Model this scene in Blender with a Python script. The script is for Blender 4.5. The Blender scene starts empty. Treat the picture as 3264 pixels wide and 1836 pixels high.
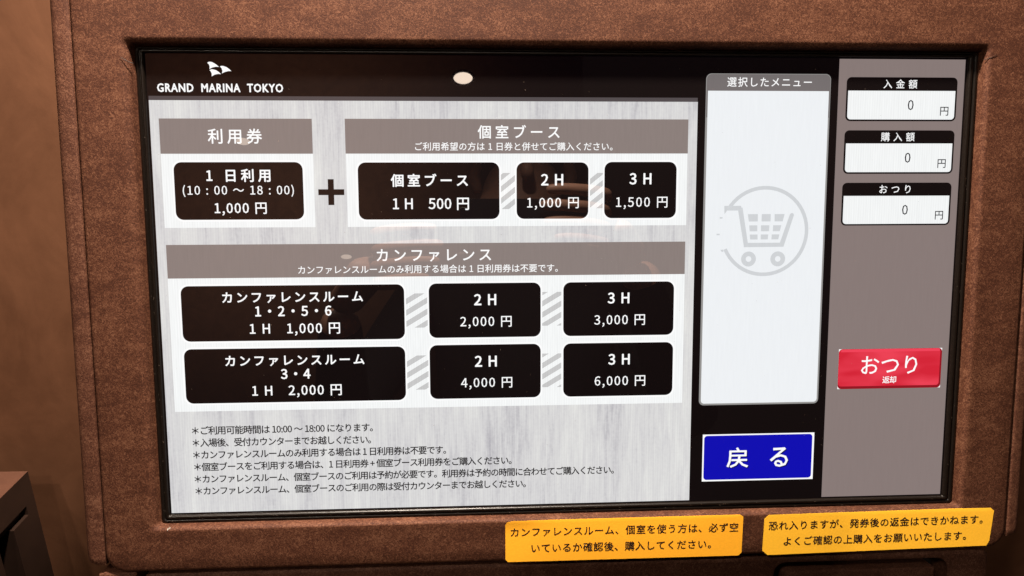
import bpy, bmesh, math, random
import numpy as np
from mathutils import Matrix, Vector, noise as mnoise
random.seed(7)
S = bpy.context.scene
COL = S.collection

# ------------------------------------------------------------------ camera
TILT = math.radians(13.5)                      # the front of the machine leans back
ROOT = Matrix.Translation((0, 0, 1.2)) @ Matrix.Rotation(math.radians(90) - TILT, 4, 'X')
CAM_IN_PANEL = Matrix(((0.99866912, 0.00979027, -0.05063725, -0.05473112),
                       (-0.00447196, 0.99455753, 0.10409286, 0.04474095),
                       (0.05138075, -0.10372787, 0.99327768, 0.42737299),
                       (0, 0, 0, 1)))
cam = bpy.data.cameras.new('camera')
cam.sensor_width = 36.0
cam.lens = 36.0 * 2300.0 / 3264.0
cam.clip_start = 0.01
cam.clip_end = 100
camo = bpy.data.objects.new('camera', cam)
camo.matrix_world = ROOT @ CAM_IN_PANEL
COL.objects.link(camo)
S.camera = camo

# ------------------------------------------------------------------ world, lamps, exposure
wd = bpy.data.worlds.new('World'); S.world = wd; wd.use_nodes = True
bg = wd.node_tree.nodes['Background']
bg.inputs[0].default_value = (1.0, 0.72, 0.58, 1); bg.inputs[1].default_value = 0.022

def spot(name, loc, target, power, color, angle, blend, radius):
    l = bpy.data.lights.new(name, 'SPOT'); l.energy = power; l.color = color
    l.spot_size = math.radians(angle); l.spot_blend = blend; l.shadow_soft_size = radius
    o = bpy.data.objects.new(name, l); COL.objects.link(o); o.location = loc
    o.rotation_euler = (Vector(target) - Vector(loc)).to_track_quat('-Z', 'Y').to_euler()
    return o
WARM = (1.0, 0.86, 0.72)
spot('lamp_overhead', (-0.10, -0.03, 1.98), (-0.01, 0.02, 1.2), 140, WARM, 130, 0.8, 0.03)
spot('lamp_front', (-0.63, -0.93, 2.20), (-0.42, 0.15, 1.05), 33, WARM, 80, 0.9, 0.03)
spot('lamp_behind_viewer', (-0.30, -2.50, 3.15), (-0.15, 0.2, 1.1), 60, WARM, 60, 0.9, 0.045)
spot('fill_rear_wall', (-2.2, -4.6, 3.2), (-2.6, -7.4, 3.6), 900, WARM, 120, 0.9, 0.05)  # added unseen fill, brightens the rear wall for its brown reflection in the glass

S.view_settings.view_transform = 'Standard'
S.view_settings.look = 'None'
S.view_settings.exposure = 0.0
S.view_settings.gamma = 1.0
S.render.engine = 'CYCLES'
S.cycles.use_denoising = True
S.cycles.max_bounces = 8

# ------------------------------------------------------------------ helpers
def lin(c):
    return tuple(((v / 255) / 12.92 if v / 255 <= 0.04045 else ((v / 255 + 0.055) / 1.055) ** 2.4) for v in c) + (1.0,)

def new_mat(name):
    m = bpy.data.materials.new(name); m.use_nodes = True
    nt = m.node_tree
    return m, nt, nt.nodes['Principled BSDF']

def N(nt, t, **kw):
    n = nt.nodes.new(t)
    for k, v in kw.items():
        if k in n.inputs: n.inputs[k].default_value = v
        else: setattr(n, k, v)
    return n

def obj(name, verts, faces, mat, parent=None, smooth=False):
    me = bpy.data.meshes.new(name); me.from_pydata(verts, [], faces); me.update()
    if smooth:
        me.polygons.foreach_set('use_smooth', [True] * len(me.polygons))
        me.set_sharp_from_angle(angle=math.radians(50))
    return mobj(name, me, mat, parent)

def mobj(name, me, mat, parent=None):
    o = bpy.data.objects.new(name, me)
    if mat and not me.materials: me.materials.append(mat)
    COL.objects.link(o)
    if parent: o.parent = parent
    return o

def bm_obj(name, bm, mat, parent=None, smooth=False):
    me = bpy.data.meshes.new(name); bm.to_mesh(me); bm.free()
    if smooth:
        me.polygons.foreach_set('use_smooth', [True] * len(me.polygons))
        me.set_sharp_from_angle(angle=math.radians(50))
    return mobj(name, me, mat, parent)

def tag(o, label=None, cat=None, group=None, kind=None):
    if label: o['label'] = label
    if cat: o['category'] = cat
    if group: o['group'] = group
    if kind: o['kind'] = kind
    return o

def empty(name, mat=None):
    o = bpy.data.objects.new(name, None); o.empty_display_size = 0.05
    COL.objects.link(o)
    if mat is not None: o.matrix_world = mat
    return o

def rrect(x0, y0, x1, y1, r, seg=6):
    """outline of a rounded rectangle, counter-clockwise; r is one radius or four (bl, br, tr, tl)"""
    if not isinstance(r, (tuple, list)): r = (r,) * 4
    P = []
    for (cx, cy, a0, rr) in ((x0 + r[0], y0 + r[0], 180, r[0]), (x1 - r[1], y0 + r[1], 270, r[1]),
                             (x1 - r[2], y1 - r[2], 0, r[2]), (x0 + r[3], y1 - r[3], 90, r[3])):
        for i in range(seg + 1):
            a = math.radians(a0 + 90 * i / seg)
            P.append((cx + rr * math.cos(a), cy + rr * math.sin(a)))
    return P

def loft(loops, close_first=False, close_last=False):
    n = len(loops[0]); V = []; Fc = []
    for L in loops: V += L
    for k in range(len(loops) - 1):
        for i in range(n):
            j = (i + 1) % n
            Fc.append((k * n + i, k * n + j, (k + 1) * n + j, (k + 1) * n + i))
    if close_first: Fc.append(tuple(range(n - 1, -1, -1)))
    if close_last: Fc.append(tuple((len(loops) - 1) * n + i for i in range(n)))
    return V, Fc

mm = 0.001

# ------------------------------------------------------------------ materials
def suede(name, dark, mid, light, rough=0.72, bump=0.35):
    """brown leather-look film: short fibres, soft blotches"""
    m, nt, b = new_mat(name)
    tc = N(nt, 'ShaderNodeTexCoord')
    geo = N(nt, 'ShaderNodeNewGeometry')
    fib = N(nt, 'ShaderNodeTexNoise', Scale=720.0, Detail=2.0, Roughness=0.6, Distortion=1.6)
    fine = N(nt, 'ShaderNodeTexNoise', Scale=1500.0, Detail=1.0, Roughness=0.5)
    blot = N(nt, 'ShaderNodeTexNoise', Scale=95.0, Detail=4.0, Roughness=0.6, Distortion=0.5)
    big = N(nt, 'ShaderNodeTexNoise', Scale=9.0, Detail=2.0, Roughness=0.5)
    mp = N(nt, 'ShaderNodeMapping'); mp.inputs['Rotation'].default_value = (0, math.radians(38), 0); mp.inputs['Scale'].default_value = (0.55, 1.0, 1.15)
    nt.links.new(geo.outputs['Position'], mp.inputs['Vector'])
    for n in (fib, fine, big): nt.links.new(geo.outputs['Position'], n.inputs['Vector'])
    nt.links.new(mp.outputs['Vector'], blot.inputs['Vector'])
    a1 = N(nt, 'ShaderNodeMath', operation='MULTIPLY_ADD'); a1.inputs[1].default_value = 0.70
    nt.links.new(fib.outputs['Fac'], a1.inputs[0])
    s2 = N(nt, 'ShaderNodeMath', operation='MULTIPLY'); s2.inputs[1].default_value = 0.30
    nt.links.new(blot.outputs['Fac'], s2.inputs[0]); nt.links.new(s2.outputs[0], a1.inputs[2])
    a2 = N(nt, 'ShaderNodeMath', operation='MULTIPLY_ADD'); a2.inputs[1].default_value = 0.22
    nt.links.new(fine.outputs['Fac'], a2.inputs[0]); nt.links.new(a1.outputs[0], a2.inputs[2])
    a3 = N(nt, 'ShaderNodeMath', operation='MULTIPLY_ADD'); a3.inputs[1].default_value = 0.14
    nt.links.new(big.outputs['Fac'], a3.inputs[0]); nt.links.new(a2.outputs[0], a3.inputs[2])
    cr = N(nt, 'ShaderNodeValToRGB')
    cr.color_ramp.elements[0].position = 0.605; cr.color_ramp.elements[0].color = dark
    cr.color_ramp.elements[1].position = 0.825; cr.color_ramp.elements[1].color = light
    e = cr.color_ramp.elements.new(0.71); e.color = mid
    nt.links.new(a3.outputs[0], cr.inputs['Fac'])
    nt.links.new(cr.outputs['Color'], b.inputs['Base Color'])
    b.inputs['Roughness'].default_value = rough
    b.inputs['Specular IOR Level'].default_value = 0.16
    bp = N(nt, 'ShaderNodeBump', Strength=bump, Distance=0.0004)
    nt.links.new(a2.outputs[0], bp.inputs['Height'])
    nt.links.new(bp.outputs['Normal'], b.inputs['Normal'])
    return m

M_SUEDE = suede('leather_look_film', (0.0381, 0.0119, 0.0057, 1), (0.0712, 0.0251, 0.0123, 1), (0.1242, 0.0531, 0.0291, 1))
M_SUEDE_TRIM = suede('leather_look_film_trim', (0.0431, 0.0144, 0.0076, 1), (0.0761, 0.0281, 0.0151, 1), (0.1284, 0.0568, 0.0331, 1), bump=0.45)
M_BODY = suede('leather_look_film_body', (0.040, 0.015, 0.0085, 1), (0.070, 0.028, 0.016, 1), (0.115, 0.055, 0.035, 1))

def plain(name, col, rough=0.5, spec=0.5, nscale=60.0, var=0.25, bump=0.0, metal=0.0):
    m, nt, b = new_mat(name)
    geo = N(nt, 'ShaderNodeNewGeometry')
    n = N(nt, 'ShaderNodeTexNoise', Scale=nscale, Detail=5.0, Roughness=0.6)
    nt.links.new(geo.outputs['Position'], n.inputs['Vector'])
    cr = N(nt, 'ShaderNodeValToRGB')
    cr.color_ramp.elements[0].position = 0.3; cr.color_ramp.elements[1].position = 0.7
    cr.color_ramp.elements[0].color = tuple(c * (1 - var) for c in col[:3]) + (1,)
    cr.color_ramp.elements[1].color = tuple(min(1, c * (1 + var)) for c in col[:3]) + (1,)
    nt.links.new(n.outputs['Fac'], cr.inputs['Fac'])
    nt.links.new(cr.outputs['Color'], b.inputs['Base Color'])
    b.inputs['Roughness'].default_value = rough
    b.inputs['Specular IOR Level'].default_value = spec
    b.inputs['Metallic'].default_value = metal
    if bump:
        bp = N(nt, 'ShaderNodeBump', Strength=bump, Distance=0.001)
        nt.links.new(n.outputs['Fac'], bp.inputs['Height']); nt.links.new(bp.outputs['Normal'], b.inputs['Normal'])
    return m

M_GASKET = plain('black_rubber', (0.006, 0.004, 0.003), 0.32, 0.26, 900, 0.35, 0.08)
M_DARK = plain('dark_gap_plastic', (0.012, 0.009, 0.008), 0.6, 0.3, 200, 0.3)
M_CAB_SHADED = plain('laminate_shaded_side', (0.022, 0.010, 0.006), 0.55, 0.35, 30, 0.15, 0.05)  # cabinet side, its lack of light painted in as a darker brown
M_CAB_LIT = plain('laminate_lit_top', (0.085, 0.036, 0.022), 0.5, 0.4, 40, 0.12)  # cabinet top, the light falling on it painted in as a lighter brown
M_PAPER1 = plain('orange_paper', (0.93, 0.42, 0.022), 0.62, 0.25, 900, 0.05, 0.06)
M_PAPER2 = plain('yellow_paper', (0.93, 0.49, 0.030), 0.62, 0.25, 900, 0.05, 0.06)
M_INK = plain('dark_brown_ink', (0.018, 0.006, 0.004), 0.6, 0.3, 400, 0.1)
M_SCRAP = plain('white_scrap', (0.75, 0.68, 0.6), 0.7, 0.3, 300, 0.1)
M_HAIR = plain('dark_fibre', (0.02, 0.012, 0.01), 0.6, 0.3, 300, 0.1)

def wall_mat():
    m, nt, b = new_mat('brown_plaster')
    geo = N(nt, 'ShaderNodeNewGeometry')
    n1 = N(nt, 'ShaderNodeTexNoise', Scale=7.0, Detail=6.0, Roughness=0.62, Distortion=1.2)
    n2 = N(nt, 'ShaderNodeTexNoise', Scale=55.0, Detail=4.0, Roughness=0.6)
    for n in (n1, n2): nt.links.new(geo.outputs['Position'], n.inputs['Vector'])
    a = N(nt, 'ShaderNodeMath', operation='MULTIPLY_ADD'); a.inputs[1].default_value = 0.3
    nt.links.new(n2.outputs['Fac'], a.inputs[0]); nt.links.new(n1.outputs['Fac'], a.inputs[2])
    cr = N(nt, 'ShaderNodeValToRGB')
    cr.color_ramp.elements[0].position = 0.45; cr.color_ramp.elements[0].color = (0.086, 0.0340, 0.0150, 1)
    cr.color_ramp.elements[1].position = 0.85; cr.color_ramp.elements[1].color = (0.132, 0.0555, 0.0270, 1)
    nt.links.new(a.outputs[0], cr.inputs['Fac']); nt.links.new(cr.outputs['Color'], b.inputs['Base Color'])
    b.inputs['Roughness'].default_value = 0.7; b.inputs['Specular IOR Level'].default_value = 0.25
    bp = N(nt, 'ShaderNodeBump', Strength=0.15, Distance=0.002)
    nt.links.new(a.outputs[0], bp.inputs['Height']); nt.links.new(bp.outputs['Normal'], b.inputs['Normal'])
    return m
M_WALL = wall_mat()

SCREEN_IOR = 1.68
def screen_mat(name, srgb, var=0.0, concrete=False, sheen=False):
    """a lit picture element of the display under one sheet of glossy glass"""
    m, nt, b = new_mat(name)
    b.inputs['Base Color'].default_value = (0.004, 0.003, 0.003, 1)
    b.inputs['Roughness'].default_value = 0.012
    b.inputs['IOR'].default_value = SCREEN_IOR
    c = lin(srgb)
    b.inputs['Emission Color'].default_value = c
    b.inputs['Emission Strength'].default_value = 1.0
    if concrete or var:
        tc = N(nt, 'ShaderNodeTexCoord')
        mp = N(nt, 'ShaderNodeMapping'); mp.inputs['Scale'].default_value = (430, 36, 1) if concrete else (900, 60, 1)
        nt.links.new(tc.outputs['Object'], mp.inputs['Vector'])
        n1 = N(nt, 'ShaderNodeTexNoise', Scale=1.0, Detail=5.0, Roughness=0.6, Distortion=0.4)
        nt.links.new(mp.outputs['Vector'], n1.inputs['Vector'])
        if concrete:
            mp2 = N(nt, 'ShaderNodeMapping'); mp2.inputs['Scale'].default_value = (40, 9, 1)
            nt.links.new(tc.outputs['Object'], mp2.inputs['Vector'])
            n2 = N(nt, 'ShaderNodeTexNoise', Scale=1.0, Detail=3.0, Roughness=0.55, Distortion=0.8)
            nt.links.new(mp2.outputs['Vector'], n2.inputs['Vector'])
            n3 = N(nt, 'ShaderNodeTexNoise', Scale=520.0, Detail=3.0, Roughness=0.6)
            nt.links.new(tc.outputs['Object'], n3.inputs['Vector'])
            a = N(nt, 'ShaderNodeMath', operation='MULTIPLY_ADD'); a.inputs[1].default_value = 1.1
            nt.links.new(n2.outputs['Fac'], a.inputs[0]); nt.links.new(n1.outputs['Fac'], a.inputs[2])
            a2 = N(nt, 'ShaderNodeMath', operation='MULTIPLY_ADD'); a2.inputs[1].default_value = 0.35
            nt.links.new(n3.outputs['Fac'], a2.inputs[0]); nt.links.new(a.outputs[0], a2.inputs[2])
            cr = N(nt, 'ShaderNodeValToRGB')
            cr.color_ramp.elements[0].position = 0.30; cr.color_ramp.elements[0].color = lin((176, 174, 180))
            cr.color_ramp.elements[1].position = 0.66; cr.color_ramp.elements[1].color = lin((231, 231, 228))
            e = cr.color_ramp.elements.new(0.46); e.color = lin((212, 211, 212))
            sc = N(nt, 'ShaderNodeMath', operation='MULTIPLY'); sc.inputs[1].default_value = 0.40
            nt.links.new(a2.outputs[0], sc.inputs[0]); nt.links.new(sc.outputs[0], cr.inputs['Fac'])
            nt.links.new(cr.outputs['Color'], b.inputs['Emission Color'])
        else:
            mr = N(nt, 'ShaderNodeMapRange'); mr.inputs['From Min'].default_value = 0.3; mr.inputs['From Max'].default_value = 0.7
            mr.inputs['To Min'].default_value = 1 - var; mr.inputs['To Max'].default_value = 1 + var
            nt.links.new(n1.outputs['Fac'], mr.inputs['Value']); nt.links.new(mr.outputs['Result'], b.inputs['Emission Strength'])
    if concrete or var >= 0.035:
        wv = N(nt, 'ShaderNodeTexWave', Scale=215.0, Distortion=2.2, Detail=1.0); wv.inputs['Detail Scale'].default_value = 0.12
        nt.links.new(tc.outputs['Object'], wv.inputs['Vector'])
        m2 = N(nt, 'ShaderNodeMapRange'); m2.inputs['To Min'].default_value = 0.968; m2.inputs['To Max'].default_value = 1.02
        nt.links.new(wv.outputs['Fac'], m2.inputs['Value'])
        mu = N(nt, 'ShaderNodeMath', operation='MULTIPLY'); nt.links.new(m2.outputs['Result'], mu.inputs[0])
        if b.inputs['Emission Strength'].is_linked: nt.links.new(b.inputs['Emission Strength'].links[0].from_socket, mu.inputs[1])
        else: mu.inputs[1].default_value = 1.0
        nt.links.new(mu.outputs[0], b.inputs['Emission Strength'])
    if sheen:
        tc = N(nt, 'ShaderNodeTexCoord')
        mp = N(nt, 'ShaderNodeMapping'); mp.inputs['Scale'].default_value = (28, 95, 1)
        nt.links.new(tc.outputs['Object'], mp.inputs['Vector'])
        n1 = N(nt, 'ShaderNodeTexNoise', Scale=1.0, Detail=1.5, Roughness=0.5, Distortion=0.3)
        nt.links.new(mp.outputs['Vector'], n1.inputs['Vector'])
        cr = N(nt, 'ShaderNodeValToRGB')
        cr.color_ramp.elements[0].position = 0.42; cr.color_ramp.elements[0].color = c
        cr.color_ramp.elements[1].position = 0.68; cr.color_ramp.elements[1].color = lin((236, 64, 84))
        nt.links.new(n1.outputs['Fac'], cr.inputs['Fac']); nt.links.new(cr.outputs['Color'], b.inputs['Emission Color'])
    return m

U_BLACK = screen_mat('display_black', (2, 0, 2))
U_CONC = screen_mat('display_concrete', (215, 215, 213), concrete=True)
U_WHITE = screen_mat('display_white', (243, 245, 245), var=0.035)
U_PURE = screen_mat('display_pure_white', (255, 255, 255))
U_PALE = screen_mat('display_pale_card', (245, 247, 247), var=0.04)
U_BAR = screen_mat('display_taupe_bar', (138, 126, 122), var=0.03)
U_STRIPE = screen_mat('display_grey_stripe', (80, 74, 76))
U_HATCH = screen_mat('display_hatch_grey', (200, 200, 200), var=0.04)
U_SIDE = screen_mat('display_side_grey', (135, 121, 118), var=0.02)
U_MENU = screen_mat('display_menu_white', (238, 241, 244), var=0.015)
U_MENUH = screen_mat('display_menu_grey', (116, 110, 110), var=0.02)
U_EDGE = screen_mat('display_edge_grey', (150, 148, 146))
U_CART = screen_mat('display_cart_grey', (208, 211, 214), var=0.02)
U_RED = screen_mat('display_red', (212, 34, 54), sheen=True)
U_REDHI = screen_mat('display_red_bright', (240, 66, 88))
U_REDLO = screen_mat('display_red_dark', (146, 14, 30))
U_BLUE = screen_mat('display_blue', (0, 4, 176))
U_BLUESH = screen_mat('display_blue_shadow', (4, 6, 80))
U_NOTE = screen_mat('display_note_grey', (26, 24, 26))
U_NUM = screen_mat('display_number_grey', (34, 36, 40))
U_PLUS = screen_mat('display_plus_black', (14, 8, 8))

# ------------------------------------------------------------------ the setting: wall, room behind the viewer
WALL_Y = 0.25
def sheet(name, pts, mat):
    o = obj(name, pts, [(0, 1, 2, 3)], mat); tag(o, kind='structure'); return o
sheet('wall', [(-3, WALL_Y, 0), (3, WALL_Y, 0), (3, WALL_Y, 2.5), (-3, WALL_Y, 2.5)], M_WALL)
sheet('rear_wall', [(1.2, -7.4, 0), (-5.0, -7.4, 0), (-5.0, -7.4, 6.0), (1.2, -7.4, 6.0)], M_WALL)

# ------------------------------------------------------------------ ticket machine
machine = empty('ticket_machine', ROOT)
tag(machine, 'brown leather-look ticket machine with a large lit touch screen', 'ticket machine')

# front panel: one rounded plate with the screen opening
OUT = (-275.4, -167.5, 278.2, 235.0)
LIP = (-250.5, -142.4, 249.8, 142.6)
BASE = (-244.2, -139.9, 246.0, 138.2)
D = 7.0
def ring(r4, z, rad, seg=6):
    return [(x * mm, y * mm, z * mm) for x, y in rrect(*r4, rad, seg)]
def grow(r4, g): return (r4[0] - g, r4[1] - g, r4[2] + g, r4[3] + g)
loops = [ring(BASE, -6, 2.0), ring(BASE, 1.5, 2.0)]
for t in (0.0, 0.15, 0.3, 0.45, 0.6, 0.75, 0.9, 1.0):            # wall of the opening turning over into the front
    a = t * math.pi / 2
    k = 1 - math.cos(a)
    r4 = tuple(B + (L - B) * (0.12 + 0.88 * k) for B, L in zip(BASE, LIP))
    loops.append(ring(r4, 2.2 + 4.8 * math.sin(a), 2.5 + t))
mid = []
for g in (2.5, 8, 15):
    loops.append(ring(grow(LIP, g), D, 4 + g))
loops.append(ring(grow(OUT, -2.2), D, (11, 11, 11, 11)))
for t in (0.35, 0.7, 1.0):
    a = t * math.pi / 2
    loops.append(ring(grow(OUT, -2.2 + 2.2 * math.sin(a)), D - 2.2 * (1 - math.cos(a)), 12))
loops.append(ring(OUT, -14, 12))
V, Fc = loft(loops)
fp = obj('front_panel', V, Fc, M_SUEDE, machine, True)

# body behind
def box(name, x0, x1, y0, y1, z0, z1, mat, parent, bev=0.0):
    bm = bmesh.new()
    bmesh.ops.create_cube(bm, size=1.0)
    for v in bm.verts:
        v.co = Vector(((x0 + x1) / 2 + v.co.x * (x1 - x0), (y0 + y1) / 2 + v.co.y * (y1 - y0), (z0 + z1) / 2 + v.co.z * (z1 - z0))) * mm
    if bev: bmesh.ops.bevel(bm, geom=bm.edges[:], offset=bev * mm, segments=3, affect='EDGES', profile=0.5)
    return bm_obj(name, bm, mat, parent, bool(bev))
box('inner_case', -268, 270, -300, 228, -150, -15, M_DARK, machine)

# side trims: tall strips with a rounded outer edge, a seam beside the front panel
def side_trim(sgn, x_in, x_out, y0, y1, name='side_trim'):
    prof = []                                                    # (x, z) across the strip, from seam to back
    prof.append((x_in, -14)); prof.append((x_in, 5.2)); prof.append((x_in + sgn * 0.5, 6.0)); prof.append((x_in + sgn * 1.2, 6.3))
    R_ = 5.0
    zf = 6.2
    prof.append((x_out - sgn * (R_ + 2), zf))
    for i in range(7):
        a = math.radians(90 * i / 6)
        prof.append((x_out - sgn * R_ + sgn * R_ * math.sin(a), zf - R_ + R_ * math.cos(a)))
    prof.append((x_out, -14)); prof.append((x_out - sgn * 6, -150))
    ys = [(y0, 5.0, 0.0), (y0 + 0.6, 2.6, 0.3), (y0 + 2.0, 1.0, .7), (y0 + 4.5, 0.15, 1), (y0 + 8, 0, 1), ((y0 + y1) / 2, 0, 1), (y1, 0, 1)]
    V = []; Fc = []; n = len(prof)
    for (y, ins, _) in ys:
        for (x, z) in prof:
            xx = x - sgn * ins if abs(x - x_out) < R_ + 0.1 and abs(x - x_in) > 3 else x
            V.append((xx * mm, y * mm, (z - (0.8 if ins > 2 and z > 0 else 0)) * mm))
    for k in range(len(ys) - 1):
        for i in range(n - 1):
            q = (k * n + i, k * n + i + 1, (k + 1) * n + i + 1, (k + 1) * n + i)
            Fc.append(q if sgn > 0 else q[::-1])
    Fc.append(tuple(range(n)) if sgn < 0 else tuple(range(n - 1, -1, -1)))
    return obj(name, V, Fc, M_SUEDE_TRIM, machine, True)
side_trim(-1, -276.0, -287.6, -163.0, 232)
side_trim(1, 278.9, 288.5, -160.5, 232)

# lower front, set back under the panel, with the tray opening on its right
def lower_panel():
    o4 = (-257, -300, 272.5, -171.2); i4 = (132, -232, 246, -176.2)
    zf = 1.5
    def lo(r4, z, rad): return [(x * mm, y * mm, z * mm) for x, y in rrect(*r4, rad, 6)]
    L = [lo(o4, -14, 5), lo(o4, zf - 2, 5), lo(grow(o4, -1.2), zf - .4, 5), lo(grow(o4, -2.5), zf, 5),
         lo(grow(i4, 1.2), zf, 8), lo(i4, zf - .8, 8), lo(grow(i4, -1.5), -22, 8)]
    V, Fc = loft(L, close_last=True)
    return obj('lower_panel', V, Fc, M_BODY, machine, True)
lower_panel()
box('lower_side_strip', -281.0, -258.6, -300, -168.0, -150, 5.5, M_SUEDE_TRIM, machine, 1.6)
box('tray_lip', 140, 239, -200, -183.5, -20, -1.5, M_BODY, machine, 1.2)

# rubber gasket round the glass: two ridges and a groove
def gasket():
    gi = (-239.3, -135.0, 239.3, 134.9); go = (-243.9, -139.6, 245.6, 137.9)
    prof = [(0.0, 0.05), (0.02, 0.9), (0.10, 1.6), (0.22, 1.95), (0.36, 1.9), (0.47, 1.3), (0.53, 0.75), (0.58, 0.75), (0.63, 1.35), (0.74, 1.75), (0.88, 1.6), (0.97, 1.0), (1.0, -1.0)]
    L = []
    for t, z in prof:
        r4 = tuple(a + (b - a) * t for a, b in zip(gi, go))
        L.append([(x * mm, y * mm, z * mm) for x, y in rrect(*r4, 0.6 + 1.6 * t, 5)])
    V, Fc = loft(L)
    return obj('screen_gasket', V, Fc, M_GASKET, machine, True)
gasket()

# ------------------------------------------------------------------ the touch screen and what it shows
HW, HH = 238.4, 134.1
scr_b = grow((-HW, -HH, HW, HH), 1.6)
V, Fc = loft([[(x * mm, y * mm, -3 * mm) for x, y in rrect(*scr_b, .5, 2)], [(x * mm, y * mm, 0) for x, y in rrect(*scr_b, .5, 2)]], True, True)
screen = obj('touch_screen', V, Fc, U_BLACK, machine)
screen['label'] = 'lit touch screen showing a price menu on a pale concrete background'
def lay(name, outline, z, mat, label=None):
    o = obj(name, [(x * mm, y * mm, z * mm) for x, y in outline], [tuple(range(len(outline)))], mat, screen)
    if label: o['label'] = label
    return o
def R4(x0, y0, x1, y1): return [(x0, y0), (x1, y0), (x1, y1), (x0, y1)]

Z1, Z2, Z3, Z4, Z5 = 0.04, 0.08, 0.12, 0.16, 0.20
lay('concrete_background', R4(-HW, -HH, 77.0, 108.95), Z1, U_CONC)
lay('header_stripe', R4(-HW, 109.0, 76.9, 111.3), Z1, U_STRIPE)
lay('side_column', R4(161.4, -HH, HW, HH), Z1, U_SIDE)
# cards and title bars
lay('card', R4(-233.3, 36.75, -147.4, 79.0), Z2, U_PALE)
lay('card', R4(-128.8, 36.75, 71.5, 79.0), Z2, U_PALE)
lay('card', R4(-233.2, -71.9, 71.3, 7.4), Z2, U_PALE)
lay('title_bar', R4(-233.4, 78.95, -147.6, 98.75), Z3, U_BAR)
lay('title_bar', R4(-128.9, 79.0, 71.6, 98.8), Z3, U_BAR)
lay('title_bar', R4(-233.2, 7.4, 71.2, 26.95), Z3, U_BAR)
lay('plus_sign', [(-139.6, 49.5), (-136.2, 49.5), (-136.2, 55.25), (-130.3, 55.25), (-130.3, 58.6), (-136.2, 58.6), (-136.2, 64.4), (-139.6, 64.4),
                  (-139.6, 58.6), (-145.2, 58.6), (-145.2, 55.25), (-139.6, 55.25)], Z2, U_PLUS)
BTN = [(-226.6, 41.3, -153.7, 74.2, 'black button for one day at 1,000 yen'),
       (-122.2, 40.95, -40.1, 73.95, 'wide black button for a booth at 500 yen'),
       (-30.0, 40.95, 12.5, 73.9, 'black button at 1,000 yen under the booth title'),
       (22.0, 41.1, 65.1, 74.1, 'black button at 1,500 yen'),
       (-226.3, -29.9, -96.9, 2.85, 'wide black button for rooms 1, 2, 5 and 6'),
       (-82.4, -29.55, -15.8, 3.1, 'black button at 2,000 yen'),
       (-2.2, -29.5, 64.9, 3.05, 'black button at 3,000 yen'),
       (-226.3, -67.1, -97.0, -34.4, 'wide black button for rooms 3 and 4'),
       (-82.5, -66.8, -15.8, -33.95, 'black button at 4,000 yen'),
       (-2.1, -66.8, 65.0, -34.0, 'black button at 6,000 yen')]
for x0, y0, x1, y1, lab in BTN:
    lay('button_outline', rrect(x0 - 1.0, y0 - 1.0, x1 + 1.0, y1 + 1.0, 5.2), Z3, U_PURE)
    lay('menu_button', rrect(x0, y0, x1, y1, 4.4), Z4, U_BLACK, lab)

def hatch(x0, y0, x1, y1, ph, slope):
    """slanting grey bars clipped to a small block"""
    def clip(poly, axis, val, keep_less):
        out = []
        for i in range(len(poly)):
            a, b = poly[i], poly[(i + 1) % len(poly)]
            ia = (a[axis] <= val) == keep_less or a[axis] == val
            ib = (b[axis] <= val) == keep_less or b[axis] == val
            if ia: out.append(a)
            if ia != ib:
                t = (val - a[axis]) / (b[axis] - a[axis])
                out.append((a[0] + (b[0] - a[0]) * t, a[1] + (b[1] - a[1]) * t))
        return out
    V = []; Fc = []; w = x1 - x0; rise = w * slope
    y = y0 - rise - 8 + ph
    while y < y1 + 2:
        p = [(x0, y), (x1, y + rise), (x1, y + rise + 3.45), (x0, y + 3.45)]
        p = clip(clip(p, 1, y1, True), 1, y0, False)
        if len(p) > 2:
            Fc.append(tuple(range(len(V), len(V) + len(p)))); V += [(a * mm, b * mm, Z3 * mm) for a, b in p]
        y += 6.75
    obj('hatch_mark', V, Fc, U_HATCH, screen)
hatch(-39.2, 46.75, -30.85, 67.8, 4.2, .80)
hatch(13.5, 47.0, 21.2, 67.75, 1.0, .80)
hatch(-95.9, -23.2, -83.3, -2.7, 2.5, .60)
hatch(-14.9, -23.0, -3.4, -2.6, 6.2, .60)
hatch(-96.1, -60.9, -83.3, -40.05, 2.5, .60)
hatch(-14.9, -60.7, -3.35, -40.0, 6.2, .60)

# selected-items card on the right
lay('menu_frame', rrect(81.7, -73.8, 156.7, 125.3, (3, 3, 3.2, 3.2)), Z1, U_EDGE)
lay('menu_title_bar', rrect(82.1, 100, 156.4, 125.0, (0.1, 0.1, 3, 3)), Z2, U_MENUH)
lay('menu_list', rrect(82.9, -72.7, 155.7, 115.4, (2, 2, 0.1, 0.1)), Z3, U_MENU, 'blank white list with a pale shopping cart picture')
def poly_mesh(name, polys, z, mat):
    V = []; Fc = []
    for p in polys:
        Fc.append(tuple(range(len(V), len(V) + len(p)))); V += [(a * mm, b * mm, z * mm) for a, b in p]
    return obj(name, V, Fc, mat, screen)
def arc_band(cx, cy, r0, r1, a0, a1, n=48):
    out = []
    for i in range(n):
        A, B = math.radians(a0 + (a1 - a0) * i / n), math.radians(a0 + (a1 - a0) * (i + 1) / n)
        out.append([(cx + r0 * math.cos(A), cy + r0 * math.sin(A)), (cx + r1 * math.cos(A), cy + r1 * math.sin(A)),
                    (cx + r1 * math.cos(B), cy + r1 * math.sin(B)), (cx + r0 * math.cos(B), cy + r0 * math.sin(B))])
    return out
cart = []
cart += arc_band(119.3, 32.8, 24.9, 27.1, -156, 150)
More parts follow.
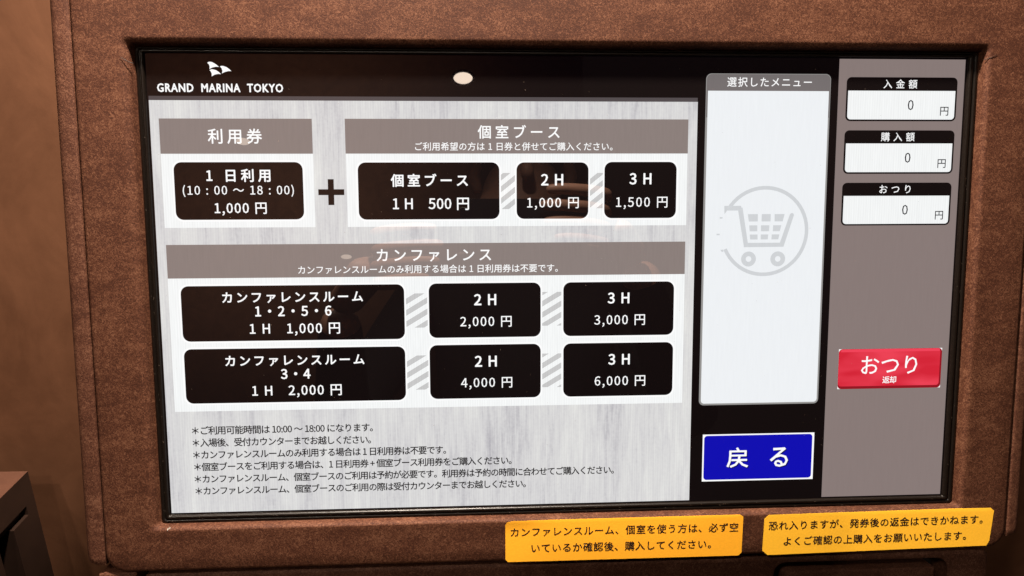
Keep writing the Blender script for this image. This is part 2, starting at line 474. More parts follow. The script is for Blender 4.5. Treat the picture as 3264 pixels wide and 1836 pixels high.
cart += [[(94.4, 48.1), (104.6, 48.1), (105.4, 45.3), (96.2, 45.3)], [(94.4, 48.1), (96.2, 45.3), (94.6, 43.2)],
         [(102.9, 45.3), (105.5, 47.2), (109.4, 25.9), (107.1, 23.3)], [(107.1, 23.3), (131.4, 23.4), (129.1, 25.9), (109.4, 25.9)],
         [(129.1, 25.9), (131.4, 23.4), (137.2, 42.6), (136.7, 43.5), (135.6, 43.7), (134.7, 43.0)]]
for q in ([(108.9, 43.1), (115, 43.1), (115.1, 38.7), (109.6, 38.7)], [(117.4, 43.1), (122.9, 43.1), (122.9, 38.7), (117.4, 38.7)], [(125.3, 43.1), (131.4, 43.1), (130.4, 38.7), (125.4, 38.7)],
          [(109.9, 36.4), (114.9, 36.4), (115, 32.8), (110.3, 32.8)], [(117.1, 36.4), (122.3, 36.4), (122.2, 32.8), (117.2, 32.8)], [(124.6, 36.4), (129.6, 36.4), (128.8, 32.8), (124.5, 32.8)],
          [(110.4, 30.9), (115.2, 30.9), (115.3, 27.9), (110.8, 27.9)], [(117.2, 30.9), (121.8, 30.9), (121.6, 27.9), (117.2, 27.9)], [(123.9, 30.9), (128.6, 30.9), (128.0, 27.9), (123.8, 27.9)],
          [(91.8, 41.4), (93.6, 41.4), (93.4, 40.5), (91.8, 40.5)], [(90.1, 31.5), (92, 31.5), (92, 30.6), (90.1, 30.6)], [(92.6, 21.8), (94.4, 22.0), (94.6, 20.6), (93.6, 20.6)]):
    cart.append(q)
cart += arc_band(110.1, 16.15, 1.7, 4.55, 0, 360, 28)
cart += arc_band(128.1, 16.1, 1.7, 4.55, 0, 360, 28)
poly_mesh('shopping_cart_picture', cart, Z4, U_CART)

# amount boxes
for (y0, y1, yw0, yw1) in ((98.0, 123.65, 99.0, 115.8), (66.9, 92.65, 67.9, 84.9), (35.95, 61.6, 36.85, 53.75)):
    lay('amount_box', rrect(166.3, y0, 234.2, y1, 2.9), Z2, U_BLACK)
    lay('amount_field', rrect(167.4, yw0, 233.15, yw1, (2, 2, 0.1, 0.1)), Z3, U_WHITE)
# red button
lay('red_button_corner', R4(168.6, -65.05, 234.3, -40.0), Z2, U_PURE)
lay('red_button', rrect(168.6, -65.05, 234.3, -40.0, 2.3), Z3, U_REDLO, 'red change-return button')
lay('red_button_face', rrect(168.75, -63.4, 233.2, -40.1, (2.0, 1.8, 2.0, 2.2)), Z3 + .015, U_RED)
lay('red_button_highlight', rrect(170.0, -41.9, 232.8, -40.2, (0.3, 0.3, 0.8, 0.8)), Z3 + .03, U_REDHI)
# blue button
lay('blue_button_frame', R4(84.7, -122.25, 155.2, -92.3), Z2, U_PURE)
lay('blue_button', rrect(85.6, -121.3, 154.0, -93.15, 2.0), Z3, U_BLUE, 'blue back button')
# brand emblem: three white sails
sails = [[(-204.88, 129.58), (-204.4, 130.1), (-203.66, 130.27), (-202.7, 130.2), (-201.87, 129.92), (-199.94, 128.79), (-198.49, 127.44), (-200.18, 127.53), (-202.0, 127.17), (-203.84, 126.26), (-203.67, 127.69), (-204.08, 128.94)],
         [(-198.0, 127.72), (-197.2, 128.0), (-196.19, 128.02), (-194.23, 127.32), (-192.66, 126.14), (-191.69, 125.18), (-193.42, 125.17), (-195.25, 124.69), (-197.03, 123.86), (-196.67, 125.22), (-197.04, 126.65)],
         [(-203.8, 125.65), (-203.1, 126.05), (-202.23, 126.16), (-200.26, 125.67), (-198.69, 124.67), (-197.48, 123.42), (-199.1, 123.59), (-200.92, 123.23), (-202.77, 122.21), (-202.7, 123.76), (-203.12, 124.83)]]
for s in sails:
    lay('emblem_sail', s, Z3, U_PURE)

# ------------------------------------------------------------------ lettering
import os
def blender_font(fn):
    try:
        return bpy.data.fonts.load(os.path.join(bpy.utils.system_resource('DATAFILES'), 'fonts', fn))
    except Exception:
        return None
F_CJK = blender_font('Noto Sans CJK Regular.woff2')
F_LAT = None
_tc = bpy.data.curves.new('lettering_builder', 'FONT'); _to = bpy.data.objects.new('lettering_builder', _tc); COL.objects.link(_to)
_tc.size = 1.0; _tc.resolution_u = 2
_builtin = _tc.font
_glyphs = {}
def _eval(body):
    _tc.body = body
    dg = bpy.context.evaluated_depsgraph_get(); dg.update()
    me = bpy.data.meshes.new_from_object(_to.evaluated_get(dg))
    v = np.empty(len(me.vertices) * 3, np.float32); me.vertices.foreach_get('co', v)
    li = np.empty(len(me.loops), np.int32); me.loops.foreach_get('vertex_index', li)
    ls = np.empty(len(me.polygons), np.int32); me.polygons.foreach_get('loop_start', ls)
    lt = np.empty(len(me.polygons), np.int32); me.polygons.foreach_get('loop_total', lt)
    bpy.data.meshes.remove(me)
    return v.reshape(-1, 3).astype(float), li, ls, lt
def _load(font, chars, key, scale=1.0):
    """outline and advance of every character, once"""
    _tc.font = font
    for ch in chars:
        if (key, ch) in _glyphs: continue
        if ch in ' \u3000':
            g = _eval('H' + ch + 'H')[0]; h = _eval('HH')[0]
            _glyphs[key, ch] = (np.zeros((0, 3)), np.zeros(0, np.int32), np.zeros(0, np.int32), np.zeros(0, np.int32), (g[:, 0].max() - h[:, 0].max()) * scale)
            continue
        v, li, ls, lt = _eval(ch); v2 = _eval(ch + ch)[0]
        _glyphs[key, ch] = (v * scale, li, ls, lt, (v2[:, 0].max() - v[:, 0].max()) * scale)
def load_glyphs(strings):
    allc = sorted(set(''.join(strings)))
    _load(_builtin, [c for c in allc] + ['円'], 'lat')
    if F_CJK:                                            # digits and capitals of the humanist sans, brought to the same em
        _tc.font = F_CJK; k = np.ptp(_eval('円')[0][:, 1]); k0 = np.ptp(_glyphs['lat', '円'][0][:, 1])
        _load(F_CJK, [c for c in allc if ord(c) < 128 and c in '0123456789,:()+H'], 'cjk', k0 / k)
def text(body, cx, cy, w, h, mat, z, parent, bold=0.0, font='cjk', name='lettering', shape=None, squeeze=1.0):
    """flat print: the string set to width w and overall height h (mm); bold thickens the strokes by a share of the em"""
    V, LI, LS, LT, IDX = [], [], [], [], []
    x = 0.0; nv = nl = 0
    for i, ch in enumerate(body):
        v, li, ls, lt, adv = _glyphs.get((font, ch)) or _glyphs['lat', ch]
        q = v.copy(); q[:, 0] = q[:, 0] * squeeze + x
        V.append(q); LI.append(li + nv); LS.append(ls + nl); LT.append(lt); IDX.append(np.full(len(v), i))
        nv += len(v); nl += len(li); x += adv * squeeze
    V1 = np.concatenate(V); li = np.concatenate(LI); ls = np.concatenate(LS); lt = np.concatenate(LT); idx = np.concatenate(IDX)
    e = max(0.0, bold)
    s = h / (np.ptp(V1[:, 1]) + 2 * e)
    if len(body) > 1:
        track = (w / s - np.ptp(V1[:, 0]) - 2 * e) / (len(body) - 1)
        V1[:, 0] += idx * max(-0.07, min(1.5, track))
    if bold > 0:
        d = 0.7071 * bold
        offs = [(bold, 0), (d, d), (0, bold), (-d, d), (-bold, 0), (-d, -d), (0, -bold), (d, -d)]
    else:
        offs = [(0, 0)]
    n = len(V1)
    P = np.concatenate([V1 + np.array((ox, oy, 0)) for ox, oy in offs])
    x0, x1, y0, y1 = P[:, 0].min(), P[:, 0].max(), P[:, 1].min(), P[:, 1].max()
    P[:, 0] = (P[:, 0] - (x0 + x1) / 2) * (w / (x1 - x0)) + cx
    P[:, 1] = (P[:, 1] - (y0 + y1) / 2) * s + cy
    P[:, 2] = z + np.repeat(np.arange(len(offs)) * 0.003, n)
    if shape: P = shape(P)
    me = bpy.data.meshes.new(name); m_ = len(offs)
    me.vertices.add(n * m_); me.vertices.foreach_set('co', (P * mm).astype(np.float32).ravel())
    me.loops.add(len(li) * m_); me.loops.foreach_set('vertex_index', np.concatenate([li + n * k for k in range(m_)]).astype(np.int32))
    me.polygons.add(len(ls) * m_)
    me.polygons.foreach_set('loop_start', np.concatenate([ls + len(li) * k for k in range(m_)]).astype(np.int32))
    me.polygons.foreach_set('loop_total', np.concatenate([lt] * m_).astype(np.int32))
    me.update(calc_edges=True); me.validate()
    return mobj(name, me, mat, parent)

B1, B2, B3, B4 = 0.022, 0.014, 0.008, 0.017
T = [('GRAND  MARINA  TOKYO', -198.26, 115.85, 70.3, 4.9, U_PURE, Z3, .027, 'lat'),
     ('利用券', -191.3, 88.85, 30.5, 8.6, U_PURE, Z4, B2, 'cjk'),
     ('1 日利用', -190.3, 66.6, 36.3, 7.5, U_PURE, Z5, B1, 'cjk'),
     ('(10 : 00 〜 18 : 00)', -190.6, 57.85, 63.0, 6.9, U_PURE, Z5, B3, 'cjk'),
     ('1,000 円', -189.8, 47.4, 29.6, 7.45, U_PURE, Z5, B2, 'cjk'),
     ('個室ブース', -28.6, 91.5, 47.9, 7.9, U_PURE, Z4, B2, 'cjk'),
     ('ご利用希望の方は 1 日券と併せてご購入ください。', -31.1, 83.1, 115.6, 4.85, U_PURE, Z4, B3, 'cjk'),
     ('個室ブース', -80.9, 63.65, 44.8, 7.6, U_PURE, Z5, B1, 'cjk'),
     ('1 H　500 円', -80.2, 49.9, 44.4, 7.25, U_PURE, Z5, B2, 'cjk'),
     ('2 H', -9.0, 63.85, 13.1, 6.8, U_PURE, Z5, B1, 'cjk'),
     ('1,000 円', -8.5, 49.85, 30.6, 7.3, U_PURE, Z5, B3, 'cjk'),
     ('3 H', 43.5, 64.25, 13.2, 6.8, U_PURE, Z5, B1, 'cjk'),
     ('1,500 円', 44.5, 50.0, 30.9, 7.3, U_PURE, Z5, B3, 'cjk'),
     ('カンファレンス', -78.9, 19.9, 67.3, 7.5, U_PURE, Z4, B2, 'cjk'),
     ('カンファレンスルームのみ利用する場合は 1 日利用券は不要です。', -81.9, 11.8, 152.8, 4.9, U_PURE, Z4, B3, 'cjk'),
     ('カンファレンスルーム', -161.9, -4.2, 81.6, 6.5, U_PURE, Z5, B1, 'cjk'),
     ('1・2・5・6', -161.9, -12.4, 44.4, 6.2, U_PURE, Z5, B1, 'cjk'),
     ('1 H　1,000 円', -161.3, -23.3, 52.6, 7.6, U_PURE, Z5, B2, 'cjk'),
     ('2 H', -49.0, -6.8, 13.2, 6.8, U_PURE, Z5, B1, 'cjk'),
     ('2,000 円', -48.6, -20.5, 30.7, 7.35, U_PURE, Z5, B3, 'cjk'),
     ('3 H', 31.2, -6.7, 13.2, 6.8, U_PURE, Z5, B1, 'cjk'),
     ('3,000 円', 32.0, -20.45, 30.9, 7.35, U_PURE, Z5, B3, 'cjk'),
     ('カンファレンスルーム', -161.9, -41.9, 81.4, 6.5, U_PURE, Z5, B1, 'cjk'),
     ('3・4', -161.9, -50.05, 17.4, 6.2, U_PURE, Z5, B1, 'cjk'),
     ('1 H　2,000 円', -161.4, -60.55, 52.6, 7.6, U_PURE, Z5, B2, 'cjk'),
     ('2 H', -48.9, -44.1, 13.2, 6.8, U_PURE, Z5, B1, 'cjk'),
     ('4,000 円', -48.5, -57.7, 30.9, 7.35, U_PURE, Z5, B3, 'cjk'),
     ('3 H', 31.9, -44.15, 13.2, 6.8, U_PURE, Z5, B1, 'cjk'),
     ('6,000 円', 32.6, -57.95, 31.1, 7.4, U_PURE, Z5, B3, 'cjk'),
     ('＊ご利用可能時間は 10:00 〜 18:00 になります。', -170.6, -83.55, 106.8, 5.3, U_NOTE, Z2, B4, 'cjk'),
     ('＊入場後、受付カウンターまでお越しください。', -171.2, -91.0, 105.4, 5.3, U_NOTE, Z2, B4, 'cjk'),
     ('＊カンファレンスルームのみ利用する場合は 1 日利用券は不要です。', -148.7, -98.45, 150.5, 5.3, U_NOTE, Z2, B4, 'cjk'),
     ('＊個室ブースをご利用する場合は、1 日利用券 + 個室ブース利用券をご購入ください。', -128.7, -105.85, 190.1, 5.3, U_NOTE, Z2, B4, 'cjk'),
     ('＊カンファレンスルーム、個室ブースのご利用は予約が必要です。利用券は予約の時間に合わせてご購入ください。', -97.2, -113.3, 253.4, 5.3, U_NOTE, Z2, B4, 'cjk'),
     ('＊カンファレンスルーム、個室ブースのご利用の際は受付カウンターまでお越しください。', -124.3, -120.7, 198.8, 5.3, U_NOTE, Z2, B4, 'cjk'),
     ('選択したメニュー', 119.7, 120.5, 50.8, 5.6, U_PURE, Z3, B3, 'cjk'),
     ('入金額', 199.1, 119.75, 20.6, 5.3, U_PURE, Z3, B3, 'cjk'),
     ('0', 206.0, 107.5, 3.6, 6.0, U_NUM, Z4, .008, 'cjk'),
     ('円', 226.9, 103.9, 5.1, 5.2, U_NUM, Z4, .008, 'cjk'),
     ('購入額', 199.1, 88.8, 20.7, 5.3, U_PURE, Z3, B3, 'cjk'),
     ('0', 205.8, 76.45, 3.6, 6.0, U_NUM, Z4, .008, 'cjk'),
     ('円', 227.1, 72.95, 5.1, 5.2, U_NUM, Z4, .008, 'cjk'),
     ('おつり', 199.0, 57.7, 19.4, 5.0, U_PURE, Z3, B3, 'cjk'),
     ('0', 205.8, 45.3, 3.6, 6.0, U_NUM, Z4, .008, 'cjk'),
     ('円', 227.3, 41.9, 5.1, 5.2, U_NUM, Z4, .008, 'cjk'),
     ('おつり', 200.95, -50.3, 35.7, 11.4, U_PURE, Z4, .004, 'cjk'),
     ('返却', 201.4, -59.6, 8.8, 4.5, U_PURE, Z4, B2, 'cjk'),
     ('戻', 106.9, -107.3, 13.7, 12.9, U_PURE, Z5, .012, 'cjk'),
     ('る', 133.2, -107.6, 11.5, 12.5, U_PURE, Z5, .012, 'cjk')]
STICKER_TEXT = ('カンファレンスルーム、個室を使う方は、必ず空', 'いているか確認後、購入してください。', '恐れ入りますが、発券後の返金はできかねます。', 'よくご確認の上購入をお願いいたします。')
load_glyphs([t[0] for t in T] + list(STICKER_TEXT))
for body, cx, cy, w, h, mat, z, bold, fnt in T:
    text(body, cx, cy, w, h, mat, z, screen, bold, fnt, squeeze=0.83 if fnt == 'lat' else 1.0)
# dark drop shadow of the two big characters on the blue button
text('戻', 107.5, -107.9, 13.7, 12.9, U_BLUESH, Z4, screen, .012, 'cjk', 'lettering_shadow')
text('る', 133.8, -108.2, 11.5, 12.5, U_BLUESH, Z4, screen, .012, 'cjk', 'lettering_shadow')

# ------------------------------------------------------------------ notice stickers on the front panel
def paper_z(x, y, seed, curl):
    """height of the paper over the panel: follows the turned lip at its top, lifts a little"""
    z = D + 0.12
    if y > -142.0: z -= 0.14 * (y + 142.0) ** 1.2
    z += 0.03 * mnoise.noise((x * 0.04, y * 0.06, seed)) + 0.03
    z += curl * math.exp(-((x + 33) / 16) ** 2) * max(0, (y + 150) / 8) ** 2
    return z
def sticker(name, corners, mat, seed, curl, label, lines, group):
    root = empty(name, ROOT)
    tag(root, label, 'sticker', group)
    bm = bmesh.new()
    vs = [bm.verts.new((x, y, 0)) for x, y in corners]
    bm.faces.new(vs)
    x0, x1 = min(c[0] for c in corners), max(c[0] for c in corners)
    y0, y1 = min(c[1] for c in corners), max(c[1] for c in corners)
    k = x0 + 3
    while k < x1 - 1:
        bmesh.ops.bisect_plane(bm, geom=bm.verts[:] + bm.edges[:] + bm.faces[:], plane_co=(k, 0, 0), plane_no=(1, 0, 0)); k += 4.5
    k = y0 + 2
    while k < y1 - .5:
        bmesh.ops.bisect_plane(bm, geom=bm.verts[:] + bm.edges[:] + bm.faces[:], plane_co=(0, k, 0), plane_no=(0, 1, 0)); k += 1.3
    for v in bm.verts:
        v.co.z = paper_z(v.co.x, v.co.y, seed, curl)
        v.co *= mm
    bmesh.ops.recalc_face_normals(bm, faces=bm.faces[:])
    r = bmesh.ops.extrude_face_region(bm, geom=bm.faces[:])
    for v in [g for g in r['geom'] if isinstance(g, bmesh.types.BMVert)]: v.co.z -= 0.1 * mm
    bmesh.ops.recalc_face_normals(bm, faces=bm.faces[:])
    bm_obj('paper', bm, mat, root, True)
    for body, cx, cy, w, h, slope in lines:
        def shape(P, cx=cx, slope=slope):
            P[:, 1] += (P[:, 0] - cx) * slope
            P[:, 2] += [paper_z(x, y, seed, curl) + 0.06 for x, y in P[:, :2]]
            return P
        text(body, cx, cy, w, h, M_INK, 0.0, root, .016, 'cjk', 'lettering', shape)
    return root
sticker('notice_sticker', [(-38.0, -143.7), (-36.8, -142.2), (-34.0, -141.4), (107.0, -141.2), (109.0, -142.6), (108.5, -165.5), (106.5, -167.5), (-36.5, -167.5), (-38.0, -165.9)][::-1],
        M_PAPER1, 3.1, 0.5, 'orange notice sticker left of the yellow one, its top left corner lifting', 
        [(STICKER_TEXT[0], 35.6, -148.9, 140.8, 5.95, -.004), (STICKER_TEXT[1], 33.5, -159.3, 111.3, 5.95, -.004)], 'notices below the screen')
sticker('notice_sticker', [(122.3, -144.3), (125.2, -141.9), (266.8, -140.7), (269.3, -143.0), (267.5, -162.5), (265.8, -165.7), (125.0, -167.8), (121.6, -164.8)][::-1],
        M_PAPER2, 8.7, 0.0, 'yellow notice sticker with cut corners at the right end of the lower panel',
        [(STICKER_TEXT[2], 193.7, -148.6, 137.2, 5.95, .005), (STICKER_TEXT[3], 193.5, -158.9, 117.2, 5.95, .004)], 'notices below the screen')
COL.objects.unlink(_to); bpy.data.objects.remove(_to)

# ------------------------------------------------------------------ dust and small litter
def dust():
    V = []; Fc = []
    def fleck(x, y, z, l, w, a):
        c, sn = math.cos(a), math.sin(a); n = len(V)
        for u, v in ((-l, -w), (l, -w * .6), (l * .7, w), (-l * .8, w)):
            V.append(((x + u * c - v * sn) * mm, (y + u * sn + v * c) * mm, z * mm))
        Fc.append((n, n + 1, n + 2, n + 3))
    for _ in range(230):
        x, y = random.uniform(-236, 236), random.uniform(-132, 132)
        fleck(x, y, 0.24, random.uniform(.06, .30), random.uniform(.03, .09), random.uniform(0, 6.3))
    for _ in range(70):
        fleck(random.uniform(-238, 244), random.uniform(-139.0, -135.6), 2.05, random.uniform(.1, .35), random.uniform(.06, .2), random.uniform(0, 6.3))
    for _ in range(45):
        fleck(random.choice((-1, 1)) * random.uniform(240, 243), random.uniform(-134, 100), 2.05, random.uniform(.08, .25), random.uniform(.05, .15), random.uniform(0, 6.3))
    o = obj('dust_specks', V, Fc, plain('grey_dust', (0.20, 0.15, 0.12), 0.9, 0.1, 300, 0.4), machine)
    o['kind'] = 'stuff'
dust()
def strand(name, pts, r, parent):
    V = []; Fc = []
    for i, p in enumerate(pts):
        t = (Vector(pts[min(i + 1, len(pts) - 1)]) - Vector(pts[max(i - 1, 0)])).normalized()
        s_ = t.cross(Vector((0, 0, 1))).normalized(); u_ = s_.cross(t)
        rr = r * (1 - .6 * i / (len(pts) - 1))
        for k in range(5):
            a = 2 * math.pi * k / 5
            V.append(tuple((Vector(p) + s_ * math.cos(a) * rr + u_ * math.sin(a) * rr) * mm))
    for i in range(len(pts) - 1):
        for k in range(5):
            Fc.append((i * 5 + k, i * 5 + (k + 1) % 5, (i + 1) * 5 + (k + 1) % 5, (i + 1) * 5 + k))
    return obj(name, V, Fc, M_HAIR, parent)
strand('loose_fibre', [(-243.6, 128.0, 5.5), (-246.0, 129.0, 7.0), (-249.2, 131.0, 7.3)], .28, machine)
strand('loose_fibre', [(246.0, 133.0, 5.5), (249.0, 134.2, 7.2), (252.2, 135.5, 7.3)], .2, machine)
sc_ = empty('paper_scrap', ROOT @ Matrix.Translation((-238.0 * mm, -141.2 * mm, 5.4 * mm)))
tag(sc_, 'tiny white scrap of paper caught at the lower left corner of the screen frame', 'scrap')
obj('paper_sliver', [(-.0011, -.0011, .0012), (-.0002, -.0013, .0012), (.0012, .0006, .0004), (.0008, .0012, .0008), (-.0004, .0006, .0016), (-.0004, 0, .0022)],
    [(0, 1, 5), (1, 2, 4, 5), (2, 3, 4), (0, 5, 4)], M_SCRAP, sc_)

# ------------------------------------------------------------------ dark cabinet against the wall, lower left
def cabinet():
    X, Y1, ZT = -0.4879, 0.2155, 0.9411
    root = empty('side_cabinet', Matrix.Translation((X - 0.2, 0.0, 0.0)))
    tag(root, 'dark brown cabinet with a slotted side against the wall at lower left', 'cabinet')
    off = Vector((X - 0.2, 0, 0))
    # right side as a grid, some cells pushed in: (y, z)
    ys = [-0.45, 0.08, 0.12, 0.160, 0.178, 0.202, Y1]
    zs = [0.0, 0.901, 0.911, ZT]
    def dep(i, j):       # depth of cell between ys[i],ys[i+1] / zs[j],zs[j+1]
        if j == 1 and 0 < i < 5: return 0.006
        if j == 0 and i == 3: return 0.022
        if j == 0 and 0 < i < 3: return 0.004
        return 0.0
    bm = bmesh.new()
    def quad(a, b, c, d): bm.faces.new([bm.verts.new(Vector(p) - off) for p in (a, b, c, d)])
    for i in range(len(ys) - 1):
        for j in range(len(zs) - 1):
            e = dep(i, j); x = X - e
            quad((x, ys[i], zs[j]), (x, ys[i + 1], zs[j]), (x, ys[i + 1], zs[j + 1]), (x, ys[i], zs[j + 1]))
            if i + 1 < len(ys) - 1 and dep(i + 1, j) != e:
                x2 = X - dep(i + 1, j); quad((x, ys[i + 1], zs[j]), (x2, ys[i + 1], zs[j]), (x2, ys[i + 1], zs[j + 1]), (x, ys[i + 1], zs[j + 1]))
            if j + 1 < len(zs) - 1 and dep(i, j + 1) != e:
                x2 = X - dep(i, j + 1); quad((x, ys[i], zs[j + 1]), (x, ys[i + 1], zs[j + 1]), (x2, ys[i + 1], zs[j + 1]), (x2, ys[i], zs[j + 1]))
    quad((X, -0.45, 0), (X, -0.45, ZT), (X - .4, -0.45, ZT), (X - .4, -0.45, 0))
    bmesh.ops.recalc_face_normals(bm, faces=bm.faces[:])
    bm_obj('side_panel', bm, M_CAB_SHADED, root)
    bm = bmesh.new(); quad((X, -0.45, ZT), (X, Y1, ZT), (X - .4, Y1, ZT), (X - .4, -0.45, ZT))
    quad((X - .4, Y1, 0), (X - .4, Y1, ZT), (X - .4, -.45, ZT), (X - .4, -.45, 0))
    bm_obj('top_panel', bm, M_CAB_LIT, root)
cabinet()

# ------------------------------------------------------------------ downlights behind the viewer (seen as reflections in the glass)
def downlight(loc, rad, strength, label):
    root = empty('downlight', Matrix.Translation(loc)); tag(root, label, 'downlight', 'ceiling downlights')
    m, nt, b = new_mat('lamp_glow')
    b.inputs['Emission Color'].default_value = (1.0, 0.80, 0.64, 1); b.inputs['Emission Strength'].default_value = strength
    n = 32
    c = [(rad * math.cos(2 * math.pi * i / n), rad * math.sin(2 * math.pi * i / n)) for i in range(n)]
    face = Vector((0, 0, 1.2)) - Vector(loc); face.normalize()
    q = (face * 0.35 + Vector((0, 0, -1))).to_track_quat('Z', 'Y')
    P = [tuple(q @ Vector((x, y, 0))) for x, y in c]
    obj('lens', P, [tuple(range(n))], m, root)
    R1 = [tuple(q @ Vector((x * 1.0, y * 1.0, 0.004))) for x, y in c]; R2 = [tuple(q @ Vector((x * 1.18, y * 1.18, 0.002))) for x, y in c]
    R3 = [tuple(q @ Vector((x * 1.2, y * 1.2, -0.004))) for x, y in c]
    V, Fc = loft([R1, R2, R3]); obj('trim_ring', V, Fc, M_DARK, root)
    return root
def along(px, d, dist): return tuple(Vector(px) + Vector(d) * dist)
downlight((-0.099, -2.541, 2.45), 0.041, 14.0, 'largest round downlight, mirrored in the dark header of the screen')
downlight((-1.288, -3.363, 2.45), 0.036, 5.0, 'round downlight mirrored in the upper left title bar of the screen')
downlight((-1.366, -6.901, 2.45), 0.055, 4.0, 'farthest round downlight, mirrored in the long title bar of the screen')

# ------------------------------------------------------------------ the photographer, seen only as a dim reflection in the glass
M_SKIN = plain('skin', (0.46, 0.24, 0.165), 0.5, 0.4, 120, 0.08)
M_CLOTH = plain('black_jersey', (0.010, 0.009, 0.010), 0.85, 0.2, 300, 0.3)
M_HAIRD = plain('black_hair', (0.008, 0.006, 0.005), 0.5, 0.4, 200, 0.3)
M_PHONE = plain('dark_phone_glass', (0.012, 0.012, 0.014), 0.15, 0.5, 50, 0.1)
def PW(x, y, z): return ROOT @ Vector((x, y, z))
def skin_mesh(points, edges, radii, sub=2, root=0):
    me = bpy.data.meshes.new('figure_frame'); me.from_pydata([tuple(p) for p in points], edges, []); me.update()
    o = bpy.data.objects.new('figure_frame', me); COL.objects.link(o)
    md = o.modifiers.new('s', 'SKIN'); sb = o.modifiers.new('b', 'SUBSURF'); sb.levels = sub; sb.render_levels = sub
    for i, r in enumerate(radii):
        me.skin_vertices[0].data[i].radius = (r, r) if not isinstance(r, tuple) else r
        me.skin_vertices[0].data[i].use_root = (i == root)
    dg = bpy.context.evaluated_depsgraph_get(); dg.update()
    out = bpy.data.meshes.new_from_object(o.evaluated_get(dg))
    bpy.data.objects.remove(o); bpy.data.meshes.remove(me)
    return out
def chain(pts, rad, sub=2):
    return skin_mesh(pts, [(i, i + 1) for i in range(len(pts) - 1)], rad, sub)
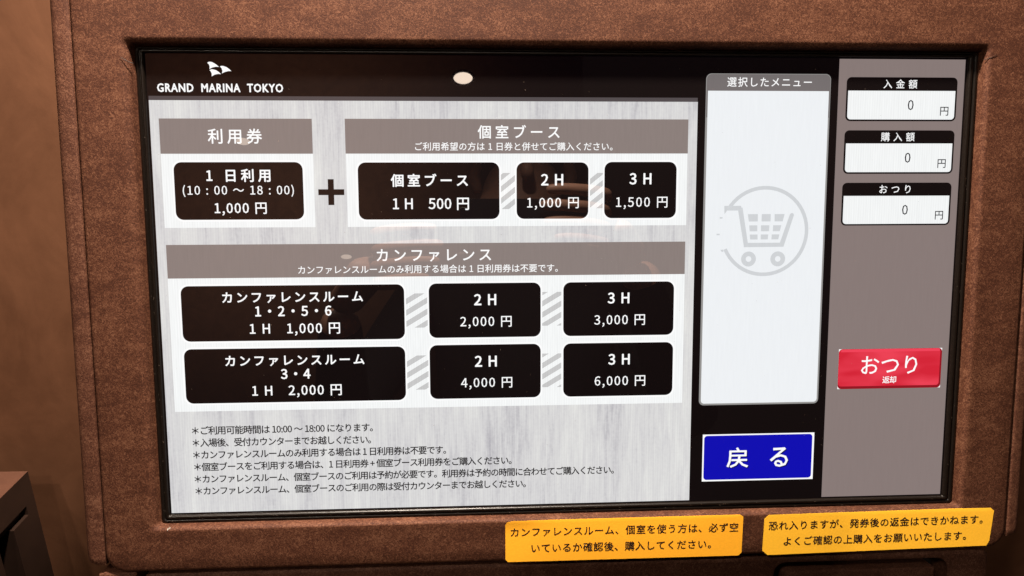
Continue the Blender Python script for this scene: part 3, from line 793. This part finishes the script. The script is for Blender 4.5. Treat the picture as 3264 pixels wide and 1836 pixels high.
def person():
    cx, cy = 0.03, -0.84
    wr, wl = PW(0.150, -0.020, 0.475), PW(-0.225, -0.075, 0.480)
    J = [(cx, cy, 0.95), (cx, cy - .01, 1.08), (cx, cy - .01, 1.26), (cx, cy, 1.40), (cx, cy + .01, 1.475), (cx, cy + .035, 1.56), (cx, cy + .04, 1.66),
         (cx + .17, cy, 1.40), (cx + .27, cy + .10, 1.16), tuple(wr.lerp(Vector((cx + .27, cy + .10, 1.16)), .45)), tuple(wr),
         (cx - .17, cy, 1.40), (cx - .29, cy + .10, 1.17), tuple(wl.lerp(Vector((cx - .29, cy + .10, 1.17)), .45)), tuple(wl),
         (cx + .095, cy, .88), (cx + .11, cy + .01, .49), (cx + .11, cy - .02, .09), (cx + .12, cy + .15, .035),
         (cx - .095, cy, .88), (cx - .11, cy + .01, .49), (cx - .11, cy - .02, .09), (cx - .12, cy + .15, .035)]
    E = [(0, 1), (1, 2), (2, 3), (3, 4), (4, 5), (5, 6), (3, 7), (7, 8), (8, 9), (9, 10), (3, 11), (11, 12), (12, 13), (13, 14),
         (0, 15), (15, 16), (16, 17), (17, 18), (0, 19), (19, 20), (20, 21), (21, 22)]
    Rr = [(.16, .11), (.145, .10), (.17, .115), (.13, .09), .055, (.078, .092), (.07, .085), .062, .045, .040, .027, .062, .045, .040, .027,
          .085, .058, .042, .035, .085, .058, .042, .035]
    J = [(x, y, z if i in (10, 14) else z * .93) for i, (x, y, z) in enumerate(J)]
    parts = [(skin_mesh(J, E, Rr), 'body')]
    def hand(sgn, w, X):
        dy = 0.0 if sgn > 0 else -0.045
        P = lambda x, y, z: tuple(PW(X + sgn * x, y + dy, z))
        parts.append((chain([w, P(.030, .002, .462), P(.012, .022, .450), P(.004, .034, .440)], [(.024, .019), (.030, .017), (.036, .015), (.034, .013)]), 'skin'))
        for i, (ln, r) in enumerate(((.062, .0082), (.072, .0086), (.066, .0083), (.050, .0072))):
            y = .070 - .0185 * i
            parts.append((chain([P(.004, y - .010, .440), P(.003, y - .004, .424), P(-.022, y, .4165), P(-.022 - ln * .45, y + .002, .4150), P(-.022 - ln * .78, y + .001, .4165)],
                                [r * 1.05, r, r * .96, r * .9, r * .72]), 'skin'))
        parts.append((chain([P(.022, .012, .458), P(.004, .004, .462), P(-.018, .006, .456), P(-.036, .012, .452)], [.012, .0105, .0098, .0075]), 'skin'))
    hand(1, wr, 0.098); hand(-1, wl, -0.168)
    hx, hy, hz = cx, cy + .04, 1.502
    parts.append((chain([(hx, hy + .088, hz + .012), (hx, hy + .108, hz - .022), (hx, hy + .095, hz - .034)], [.008, .013, .010]), 'skin'))
    for e in (-1, 1):
        parts.append((chain([(hx + e * .078, hy - .005, hz + .03), (hx + e * .088, hy - .012, hz + .005), (hx + e * .078, hy - .003, hz - .03)], [.010, .013, .009]), 'skin'))
    bm = bmesh.new()
    for me, kind in parts:
        n0 = len(bm.faces); bm.from_mesh(me); bm.faces.ensure_lookup_table()
        for f in bm.faces[n0:]:
            c = f.calc_center_median()
            f.material_index = 0 if kind == 'skin' or c.z > 1.365 or (c - wr).length < .035 or (c - wl).length < .035 else 1
            f.smooth = True
        bpy.data.meshes.remove(me)
    base = Vector((cx, cy, 0.0))
    for v in bm.verts: v.co -= base
    me = bpy.data.meshes.new('body'); bm.to_mesh(me); bm.free()
    root = empty('person', Matrix.Translation(base))
    tag(root, 'person in dark clothes holding up a phone, mirrored dimly in the black buttons', 'person')
    body = mobj('body', me, M_SKIN, root); me.materials.append(M_CLOTH)
    hm = chain([(hx, hy - .03, hz - .06), (hx, hy - .045, hz + .03), (hx, hy - .01, hz + .085), (hx, hy + .055, hz + .080)], [(.075, .05), (.085, .062), (.082, .05), (.06, .022)])
    for v in hm.vertices: v.co -= base
    hair = mobj('hair', hm, M_HAIRD, root)
    hm.polygons.foreach_set('use_smooth', [True] * len(hm.polygons))
person()
def phone():
    Cm = camo.matrix_world
    bm = bmesh.new(); bmesh.ops.create_cube(bm, size=1.0)
    for v in bm.verts: v.co = Vector((v.co.x * .150, v.co.y * .073, v.co.z * .008))
    bmesh.ops.bevel(bm, geom=[e for e in bm.edges if abs((e.verts[0].co - e.verts[1].co).z) > .004], offset=.010, segments=4, affect='EDGES')
    bmesh.ops.bevel(bm, geom=bm.edges[:], offset=.001, segments=2, affect='EDGES')
    root = empty('phone', Cm @ Matrix.Translation((0.058, -0.021, 0.008)))
    tag(root, 'dark phone held level in two hands, mirrored between the upper buttons', 'phone')
    bm_obj('case', bm, M_PHONE, root, True)
    for dx, dy in ((-.058, .002), (-.040, .021)):
        bm = bmesh.new(); bmesh.ops.create_cone(bm, cap_ends=True, segments=24, radius1=.007, radius2=.007, depth=.002)
        for v in bm.verts: v.co += Vector((dx, dy, -.0052))
        bm_obj('lens_ring', bm, M_PHONE, root)
phone()
